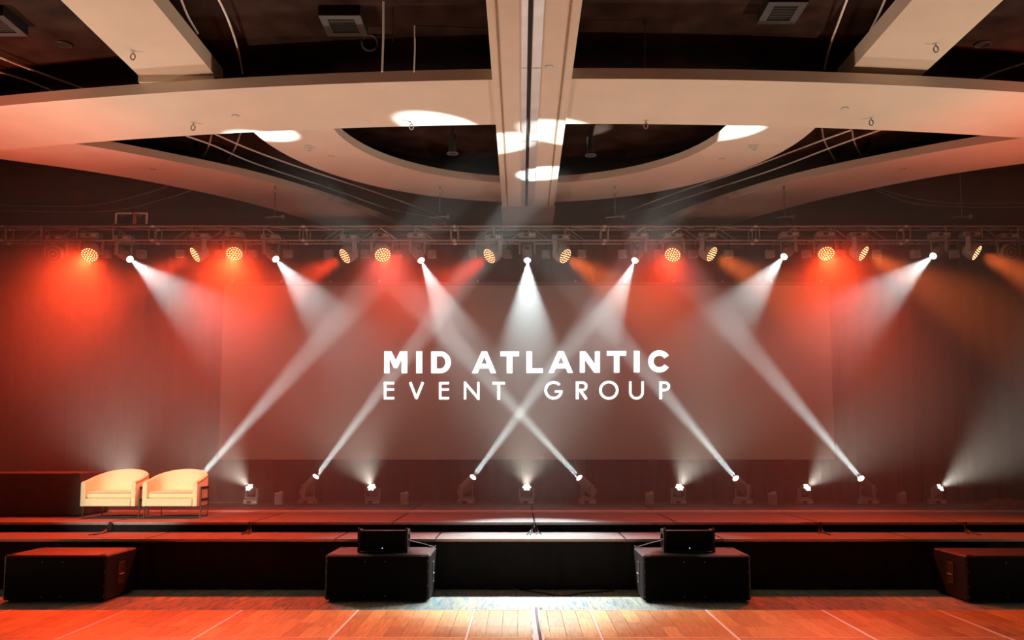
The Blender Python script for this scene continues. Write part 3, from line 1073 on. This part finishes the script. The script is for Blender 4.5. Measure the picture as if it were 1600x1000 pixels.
for r_ in range(len(rows) - 1):
    for i in range(n):
        F.append((r_ * n + i, r_ * n + (i + 1) % n, (r_ + 1) * n + (i + 1) % n, (r_ + 1) * n + i))
F.append(tuple(range(n)))
MB().add(P, F).build('tablecloth', 'table_cloth', t, True)

# ================================================================== SUBWOOFERS AND TOP SPEAKERS
def subwoofer(x0, x1, yf, depth, h, label):
    t = thing('subwoofer', ((x0 + x1) / 2, yf + depth / 2, 0), label, 'subwoofer', 'subwoofers in front of the stage')
    w = x1 - x0
    body = MB().box((0, 0, h / 2 + 0.012), (w, depth, h - 0.024), bev=0.016).build('cabinet', 'sub_paint', t)
    MB().box((0, -depth / 2 - 0.004, h / 2 + 0.012), (w - 0.05, 0.014, h - 0.06), bev=0.004).build('grille', 'grille', t)
    sc = MB().lathe([(0, 0.007), (0.004, 0.005)], (0, 0, 0), (0, -1, 0), 8).mesh('screw', 'grey_box')
    for sx in (-0.48, -0.12, 0.075, 0.48):
        for zz in (0.13, 0.86):
            inst('screw', sc, t, (sx * w, -depth / 2 - 0.013 if abs(sx) < 0.4 else -depth / 2 - 0.001, h * zz))
    for sx in (-0.48, 0.48):
        for zz in (0.35, 0.65):
            inst('screw', sc, t, (sx * w, -depth / 2 - 0.001, h * zz))
    for s in (-1, 1):
        hd = MB()
        for (yy, zz, sy, sz) in ((-0.07, 0, 0.014, 0.24), (0.07, 0, 0.014, 0.24), (0, 0.113, 0.15, 0.014), (0, -0.113, 0.15, 0.014)):
            hd.box((s * (w / 2 + 0.003), yy - 0.03, h * 0.55 + zz), (0.012, sy, sz))
        hn = hd.build('handle', 'dark_fitting', t)
        MB().box((s * (w / 2 + 0.001), -0.03, h * 0.55), (0.004, 0.128, 0.214)).build('handle_recess', 'slot_black', hn)
        MB().tube((s * (w / 2 + 0.008), -0.09, h * 0.55 - 0.02), (s * (w / 2 + 0.008), 0.03, h * 0.55 - 0.02), 0.010, 8).build('grip', 'truss_metal', hn)
        for sy in (-1, 1):
            MB().box((s * (w / 2 - 0.07), sy * (depth / 2 - 0.07), h + 0.002), (0.06, 0.045, 0.006), bev=0.002).build('stacking_foot', 'slot_black', t)
            MB().box((s * (w / 2 - 0.07), sy * (depth / 2 - 0.07), 0.006), (0.06, 0.05, 0.014)).build('foot', 'slot_black', t)
    return t


def sub_at(pxl, pxr, pyb, h, label):
    a, b = at_z(pxl, pyb, 0), at_z(pxr, pyb, 0)
    return subwoofer(a.x, b.x, a.y, 0.80, h, label), a, b


SH = 0.525
s1, _, _ = sub_at(3, 164, 942, SH, 'big black subwoofer on the far left, its top lit red')
s2, a2, b2 = sub_at(507, 671, 941, SH, 'big black subwoofer left of centre with a small speaker on it')
s3, a3, b3 = sub_at(1005, 1174, 942, SH, 'big black subwoofer right of centre with a small speaker on it')
s4, _, _ = sub_at(1512, 1676, 943, SH, 'big black subwoofer cut off at the right edge')


def top_speaker(px0, px1, side, label):
    y0 = at_z((px0 + px1) / 2, 864, SH).y
    y0 = max(y0, a2.y + 0.10)
    a, b = at_y(px0, 864, y0), at_y(px1, 864, y0)
    w = b.x - a.x
    h = at_y(px0, 829, y0).z - SH - 0.006
    t = thing('line_array_speaker', ((a.x + b.x) / 2, y0, SH + 0.006), label, 'speaker', 'small speakers on the subwoofers')
    D = 0.34
    # tapering cabinet
    P = []
    for (y, hw, z0, z1) in ((0.0, w / 2 - 0.03, 0.012, h), (D * 0.55, w / 2 - 0.035, 0.02, h - 0.01), (D, w / 2 - 0.05, 0.06, h - 0.05)):
        P += [(-hw, y, z0), (hw, y, z0), (hw, y, z1), (-hw, y, z1)]
    F = [(0, 1, 2, 3), (11, 10, 9, 8)]
    for r_ in range(2):
        for i in range(4):
            F.append((r_ * 4 + i, r_ * 4 + (i + 1) % 4, r_ * 4 + 4 + (i + 1) % 4, r_ * 4 + 4 + i))
    MB().add(P, F).build('cabinet', 'sub_paint', t)
    MB().box((0, -0.008, h / 2 + 0.006), (w - 0.07, 0.018, h - 0.03), bev=0.005).build('grille', 'grille', t)
    for s in (-1, 1):
        mb = MB()
        x = s * (w / 2 - 0.014)
        for q in ([(0.0, 0.0), (0.05, 0.0), (0.05, h + 0.02), (0.0, h + 0.02)], [(0.05, h - 0.05), (0.24, h - 0.05), (0.24, h), (0.05, h)], [(0.05, 0.0), (0.16, 0.02), (0.26, 0.12), (0.24, h - 0.05), (0.20, h - 0.05), (0.21, 0.12), (0.14, 0.06), (0.05, 0.05)]):
            mb.prism(q, lambda y, z: Vector((x - 0.012, y, z)), lambda y, z: Vector((x + 0.012, y, z)))
        fr_ = mb.build('rigging_plate', 'black_metal', t)
        MB().tube((x, 0.12, h * 0.55), (x + s * 0.016, 0.12, h * 0.55), 0.012, 8).build('pin', 'aluminium', fr_)
        MB().tube((x, 0.2, h * 0.82), (x + s * 0.016, 0.2, h * 0.82), 0.010, 8).build('pin', 'aluminium', fr_)
        MB().tube((x, 0.025, -0.0), (x, 0.025, h + 0.03), 0.012, 8).build('front_pin', 'black_metal', fr_)
    MB().lathe([(0, 0.006), (0.005, 0.004)], (0.0, -0.017, 0.05), (0, -1, 0), 8).build('pilot_light', 'blue_pilot', t)
    return t


top_speaker(558, 637, 1, 'small black speaker cabinet standing on the subwoofer left of centre')
top_speaker(1037, 1118, -1, 'small black speaker cabinet standing on the subwoofer right of centre')
# audio cables from the small speakers over the subwoofer tops to the stage
for (xa, xb, yy, txt) in ((b2.x - 0.32, b2.x - 0.02, a2.y + 0.3, 'left of centre'), (a3.x + 0.28, a3.x + 0.02, a3.y + 0.3, 'right of centre')):
    MB().path(catmull([(xa, yy, SH + 0.14), ((xa + xb) / 2, yy + 0.2, SH + 0.08), (xb, yy + 0.42, SH + 0.012), (xb, yy + 0.55, SH + 0.0), (xb, yy + 0.56, 0.30), (xb, yy + 0.5, 0.012)], 6), 0.006).build(
        'speaker_cable', 'cable_black', label='thin black cable behind the small speaker %s' % txt, cat='cable')

# ================================================================== DANCE FLOOR
Y_DF = 9.66
PW = 1.2235
PD = 1.36
df0 = at_z(922, 957, 0).x - 6 * PW
dance = tag(bpy.data.objects.new('floor_dance', None), 'portable wooden dance floor in front of the stage', kind='structure')
C.objects.link(dance)
pl_me = {}
rnd = random.Random(21)


def plank_mesh(L):
    key = round(L, 3)
    if key not in pl_me:
        pl_me[key] = MB().box((0, 0, 0), (PW / 8 - 0.003, L - 0.003, 0.012), bev=0.0015).mesh('plank', 'dance_wood')
    return pl_me[key]


NP = 12
for i in range(NP):
    xa = df0 + i * PW
    for r_ in range(7):
        yb = Y_DF - r_ * PD
        pn = tag(bpy.data.objects.new('floor_panel', None))
        pn.parent = dance
        pn.location = (xa + PW / 2, yb - PD / 2, 0)
        C.objects.link(pn)
        if r_ == 0:
            MB().box((0, 0, 0.009), (PW - 0.018, PD - 0.018, 0.014)).build('panel_core', 'brown_seal', pn)
            for c in range(8):
                cut = rnd.choice((0.35, 0.5, 0.65)) * (PD - 0.03)
                full = PD - 0.03
                for (y0_, L) in ((-full / 2, cut), (-full / 2 + cut, full - cut)):
                    o = inst('plank', plank_mesh(L), pn, (-PW / 2 + 0.013 + (PW - 0.026) / 8 * (c + 0.5), y0_ + L / 2, 0.0195))
                    o.scale = ((PW - 0.026) / PW, 1, 1)
        else:
            MB().box((0, 0, 0.015), (PW - 0.018, PD - 0.018, 0.020)).build('panel_board', 'dance_wood', pn)
        for s in (-1, 1):
            MB().box((s * (PW / 2 - 0.0055), 0, 0.015), (0.0085, PD - 0.002, 0.0275)).build('metal_edge', 'pale_trim', pn)
            MB().box((0, s * (PD / 2 - 0.0055), 0.0145), (PW - 0.020, 0.0085, 0.025)).build('metal_edge', 'pale_trim', pn)
    # bevelled aluminium ramp along the stage-side edge
    MB().prism([(0.0, 0.0), (0.085, 0.0), (0.085, 0.004), (0.0, 0.026)], lambda y, z: Vector((xa + 0.003, Y_DF + y, z)), lambda y, z: Vector((xa + PW - 0.003, Y_DF + y, z))).build('edge_ramp', 'pale_trim', dance)

# white taped cable run coming over the dance floor edge
pa = [at_z(838, 941, 0.03), at_z(836, 955, 0.03), at_z(837, 968, 0.04), at_z(839, 982, 0.04), at_z(842, 1000, 0.04), at_z(846, 1030, 0.04), at_z(852, 1080, 0.04)]
t = thing('taped_cable_run', (pa[0].x, pa[0].y, 0), 'white taped cable bundle crossing the dance floor edge at the centre', 'cable')
q = catmull([p - t.location for p in pa], 8)
P, F = [], []
for i, p in enumerate(q):
    w = 0.050 + 0.008 * math.sin(i * 0.9)
    if i < 3:
        w *= 0.55 + 0.15 * i
    for (dx, dz) in ((-w, -0.006), (-w * 0.72, 0.012), (-w * 0.25, 0.02 + 0.004 * math.sin(i * 1.3)), (w * 0.2, 0.012), (w * 0.6, 0.022), (w, -0.006)):
        P.append((p.x + dx, p.y, p.z + dz))
for i in range(len(q) - 1):
    for j in range(5):
        F.append((i * 6 + j, i * 6 + j + 1, i * 6 + j + 7, i * 6 + j + 6))
    F.append((i * 6 + 5, i * 6, i * 6 + 6, i * 6 + 11))
F.append((0, 1, 2, 3, 4, 5))
MB().add(P, F).build('tape', 'white_tape', t, True)
for off in (0.006, 0.022):
    MB().path([p + Vector((off, 0, 0.018)) for p in q[6:]], 0.006, 6).build('cable', 'cable_black', t)

# ================================================================== CABLE TIES ON THE STAGE EDGE, LOOSE CABLES, CLOTH PILE
tie_px = [(175, 'below the left armchair'), (392, 'near the right armchair'), (835, 'at the stage centre'), (1280, 'under the right screen edge'), (1506, 'at the far right')]
for k, (px, txt) in enumerate(tie_px):
    xx = at_y(px, 825, Y_MAIN).x
    t = thing('cable_tie_bundle', (xx, Y_MAIN - 0.05, Z_LOW), 'black cables tied over the stage lip %s' % txt, 'cable bundle', 'cable bundles on the stage lip')
    MB().box((0, 0.0, 0.07), (0.035, 0.03, 0.135), bev=0.008).build('clamp', 'black_metal', t)
    rr = random.Random(k + 40)
    for q_ in range(5):
        x_ = rr.uniform(-0.03, 0.03)
        MB().path(catmull([(x_ * 0.4, -0.005, 0.128), (x_, -0.03, 0.09), (x_ * 1.4, -0.045, 0.04), (x_ * 2.4, -0.09 - rr.random() * 0.1, 0.01), (x_ * 3.6, -0.2 - rr.random() * 0.25, 0.007)], 4), 0.006, 5).build('cable', 'cable_black', t)
    if k == 2:
        MB().box((0.0, -0.012, 0.1), (0.014, 0.016, 0.07)).build('bracket', 'aluminium', t)
ta, tb_ = at_y(1170, 819, Y_MAIN), at_y(1252, 819, Y_MAIN)
MB().box(((ta.x + tb_.x) / 2, Y_MAIN - 0.004, Z_MAIN - 0.012), (tb_.x - ta.x, 0.004, 0.022)).build(
    'tape_strip', 'white_tape', label='strip of white tape on the stage lip right of centre', cat='tape')
fl = [at_z(812, 921, 0.01), at_z(850, 927, 0.01), at_z(880, 931, 0.01), at_z(915, 926, 0.01), at_z(960, 923, 0.01)]
MB().path(catmull(fl, 8), 0.009).build('floor_cable', 'cable_black', label='black cable lying on the carpet along the stage skirt', cat='cable')

# rumpled cloth at the right end of the stage
pc = at_z(1585, 793, Z_RDECK)
P, F = [], []
nx, ny = 26, 14
rr = random.Random(9)
for j in range(ny + 1):
    for i in range(nx + 1):
        u, v = i / nx * 2 - 1, j / ny * 2 - 1
        r_ = max(0, 1 - (u * u + v * v) ** 0.9)
        z = 0.11 * r_ ** 0.6 + (0.03 * math.sin(u * 9 + v * 4) * math.cos(v * 7 - u * 3) + 0.015 * rr.random()) * min(1, r_ * 3)
        P.append((u * 0.42, v * 0.26, max(0.002, z)))
for j in range(ny):
    for i in range(nx):
        a = j * (nx + 1) + i
        F.append((a, a + 1, a + nx + 2, a + nx + 1))
MB().add(P, F).build('cloth_pile', 'pile_cloth', smooth=True, loc=(pc.x, pc.y + 0.25, Z_RDECK), label='crumpled dark cloth lying at the right end of the stage', cat='cloth')

# ================================================================== CEILING FITTINGS
hooks = [(208, 80, ZS + 0.22, 'on the left straight beam'), (302, 192, ZS, 'on the left half of the curved soffit'), (643, 191, ZS, 'on the curved soffit left of the track'),
         (1009, 189, ZS, 'on the curved soffit right of the track'), (1361, 184, ZS, 'on the right half of the curved soffit'), (1462, 68, ZS + 0.22, 'on the right straight beam')]
for (px, py, z, txt) in hooks:
    p = at_z(px, py, z)
    t = thing('rigging_hook', p, 'small metal rigging hook %s' % txt, 'hook', 'rigging hooks in the ceiling')
    MB().lathe([(0, 0.03), (-0.006, 0.03)], (0, 0, 0), n=12).build('plate', 'pale_plastic', t)
    MB().tube((0, 0, -0.005), (0, 0, -0.03), 0.008, 8).build('shank', 'chain_metal', t)
    mb = MB().path([Vector((0.026 * math.sin(a * math.pi / 8), 0, -0.065 - 0.036 * -math.cos(a * math.pi / 8))) for a in range(0, 16)], 0.008)
    mb.build('ring', 'chain_metal', t)
discs = [(368, 181, 'on the curved soffit at left'), (1320, 169, 'on the curved soffit at right'), (518, 244, 'on the left of the half-round soffit'), (1128, 248, 'on the right of the half-round soffit'),
         (238, 265, 'on the far left soffit'), (1411, 264, 'on the far right soffit'), (858, 104, 'on the track beam')]
for (px, py, txt) in discs:
    p = at_z(px, py, {858: ZS - 0.03, 368: ZS, 1320: ZS}.get(px, ZS + 0.134))
    t = thing('sprinkler_cover', p, 'small round pale cover plate %s' % txt, 'sprinkler cover', 'round cover plates in the ceiling')
    MB().lathe([(0.004, 0.042), (-0.006, 0.042), (-0.01, 0.036)], n=18).build('plate', 'pale_plastic', t, True)
    MB().torus((0, 0, -0.002), (0, 0, 1), 0.045, 0.004).build('rim', 'chain_metal', t)
for (px, py, txt) in ((482, 229, 'left'), (1177, 228, 'right')):
    p = at_z(px, py, ZS + 0.132)
    t = thing('smoke_detector', p, 'white smoke detector with a strobe on the %s of the half-round soffit' % txt, 'smoke detector')
    MB().lathe([(0.004, 0.075), (-0.012, 0.075), (-0.02, 0.06), (-0.045, 0.05), (-0.055, 0.03)], n=20).build('body', 'pale_plastic', t, True)
    MB().box((0.01, -0.02, -0.058), (0.05, 0.03, 0.03), bev=0.006).build('strobe', 'aluminium', t)
for (px, py, txt) in ((100, 68, 'left'), (1535, 68, 'right')):
    p = at_z(px, py, ZC)
    t = thing('ceiling_downlight', p, 'round recessed downlight in the black ceiling at upper %s' % txt, 'downlight')
    MB().torus((0, 0, -0.012), (0, 0, 1), 0.085, 0.008, 24).build('outer_ring', 'dark_fitting', t)
    MB().torus((0, 0, -0.008), (0, 0, 1), 0.055, 0.006, 24).build('inner_ring', 'dark_fitting', t)
    MB().lathe([(0.0, 0.08), (-0.006, 0.08)], n=20).build('trim_plate', 'black_plastic', t)
for (px, py, txt) in ((707, 240, 'left'), (923, 243, 'right')):
    p = at_z(px, py, ZS + 0.12)
    t = thing('pendant_downlight', p, 'slim black cylinder pendant inside the half-round opening, %s of the track' % txt, 'pendant light')
    MB().lathe([(0, 0.085), (0.02, 0.07), (0.025, 0.06), (0.28, 0.058)], n=20).build('cylinder', 'black_plastic', t, True)
    MB().torus((0, 0, 0.002), (0, 0, 1), 0.078, 0.006, 24).build('rim', 'head_shell', t)
    MB().tube((0, 0, 0.28), (0, 0, ZC - p.z), 0.012).build('stem', 'black_metal', t)
for (px, py, w, txt) in ((537, 38, 0.46, 'left of the track'), (1222, 18, 0.42, 'right of the track'), (-10, 38, 0.5, 'at the left edge')):
    p = at_z(px, py, ZC - 0.10)
    t = thing('air_vent', (p.x, p.y, ZC), 'square black air vent in the ceiling %s' % txt, 'air vent', 'air vents in the black ceiling')
    MB().box((0, 0, -0.06), (w, 0.5, 0.10)).build('duct_box', 'black_metal', t)
    for (cx_, cy_, sx_, sy_) in ((-w / 2 + 0.04, 0, 0.08, 0.5), (w / 2 - 0.04, 0, 0.08, 0.5), (0, -0.21, w - 0.16, 0.08), (0, 0.21, w - 0.16, 0.08)):
        MB().box((cx_, cy_, -0.115), (sx_, sy_, 0.015)).build('frame', 'dark_fitting', t)
    for q_ in range(5):
        MB().box((0, -0.12 + 0.06 * q_, -0.112), (w - 0.17, 0.012, 0.012), Matrix.Rotation(0.6, 3, 'X')).build('louvre', 'black_plastic', t)

# thin bright conduit rails in the openings
rails = [([(276, -20), (292, 22), (309, 52)], ZC - 0.08, 'left of the left straight beam, inner'), ([(333, -18), (356, 30), (372, 78), (379, 115)], ZC - 0.08, 'right of the left straight beam'),
         ([(1330, -18), (1312, 30), (1297, 72), (1288, 108)], ZC - 0.08, 'left of the right straight beam'), ([(1390, -18), (1375, 18), (1360, 48)], ZC - 0.08, 'nearest the right straight beam'),
         ([(-10, 86), (55, 111), (130, 138)], ZC - 0.08, 'at the far left, upper'), ([(-10, 110), (40, 125), (82, 142)], ZC - 0.08, 'at the far left, lower'),
         ([(1610, 96), (1560, 112), (1520, 128)], ZC - 0.08, 'at the far right'),
         ([(290, 212), (335, 228), (400, 256), (520, 296), (610, 327), (680, 340)], ZC - 0.15, 'in the left opening, lower'), ([(335, 209), (390, 233), (470, 262), (600, 305), (690, 338)], ZC - 0.15, 'in the left opening, upper'),
         ([(1378, 202), (1300, 230), (1200, 268), (1100, 300), (985, 338)], ZC - 0.15, 'in the right opening, lower'), ([(1330, 203), (1250, 232), (1150, 270), (1060, 300), (960, 338)], ZC - 0.15, 'in the right opening, upper')]
for (pp, z, txt) in rails:
    pts = [at_z(x, y, z) for x, y in pp]
    MB().path(catmull(pts, 6), 0.013, 6).build('conduit', 'steel_pipe', smooth=True, label='thin pale conduit under the black ceiling %s' % txt, cat='conduit', group='conduits under the black ceiling')
arcs = [([(331, 209), (326, 228), (317, 245)], 'left opening, first'), ([(376, 207), (368, 230), (355, 252)], 'left opening, second'),
        ([(1284, 200), (1289, 222), (1306, 252)], 'right opening, first'), ([(1331, 202), (1335, 222), (1346, 243)], 'right opening, second')]
for (pp, txt) in arcs:
    pts = [at_z(x, y, ZC - dz_) for (x, y), dz_ in zip(pp, (0.01, 0.10, 0.01))]
    MB().path(catmull(pts, 6), 0.014, 6).build('curved_hanger', 'track_metal', smooth=True, label='curved cross hanger over the conduits in the %s' % txt, cat='hanger', group='curved hangers in the ceiling openings')

# hanging wires and rods by the vent above the curved soffit
wires = [([(599, 2), (597, 40), (597, 112)], 0.012, 'thin bright rod hanging left of the track above the curved soffit', 'rod'),
         ([(648, 40), (647, 70), (647, 112)], 0.010, 'second thin rod hanging left of the track above the curved soffit', 'rod'),
         ([(614, 10), (613, 40), (613, 66)], 0.005, 'thin dark wire with a ring hanging above the curved soffit', 'wire'),
         ([(1007, 30), (1007, 60), (1007, 106)], 0.006, 'thin wire hanging right of the track above the curved soffit', 'wire'),
         ([(1583, 85), (1583, 100), (1583, 112)], 0.006, 'thin wire hanging at the far right ceiling', 'wire')]
for (pp, r_, lb, ct) in wires:
    top = at_z(pp[0][0], pp[0][1], ZC)
    bot = at_y(pp[-1][0], pp[-1][1], top.y)
    MB().path([(top.x, top.y, ZC), (top.x + 0.005, top.y, (ZC + bot.z) / 2), (bot.x, top.y, bot.z)], r_, 6).build(ct + '_hanging', 'steel_pipe' if r_ > 0.007 else 'black_metal', label=lb, cat=ct)
pc_ = at_z(577, 66, ZC - 0.1)
mb = MB().path([pc_ + Vector((0.09 * math.cos(a * 0.42), 0.02 * a / 8, 0.09 * math.sin(a * 0.42) + 0.0)) for a in range(0, 17)], 0.012, 6)
mb.build('cable_loop', 'chain_metal', smooth=True, label='loop of grey cable hanging beside the black air vent', cat='cable')
# drooping cables in the dark behind the side soffits
for (pp, txt) in (([(-20, 320), (60, 322), (150, 320), (235, 300), (270, 287)], 'upper left'), ([(-20, 328), (80, 331), (180, 329), (260, 310), (300, 297)], 'lower left'),
                  ([(1360, 292), (1440, 312), (1520, 318), (1620, 316)], 'upper right'), ([(1370, 298), (1430, 318), (1520, 324), (1620, 323)], 'lower right')):
    pts = [at_y(x, y, 15.6) for x, y in pp]
    pts[0 if pts[0].x > -9 and pts[0].x < 9 else 0] = pts[0]
    MB().path(catmull(pts, 6), 0.010, 5).build('drooping_cable', 'head_shell', label='long cable drooping in the dark above the truss, %s' % txt, cat='cable', group='cables drooping above the truss')
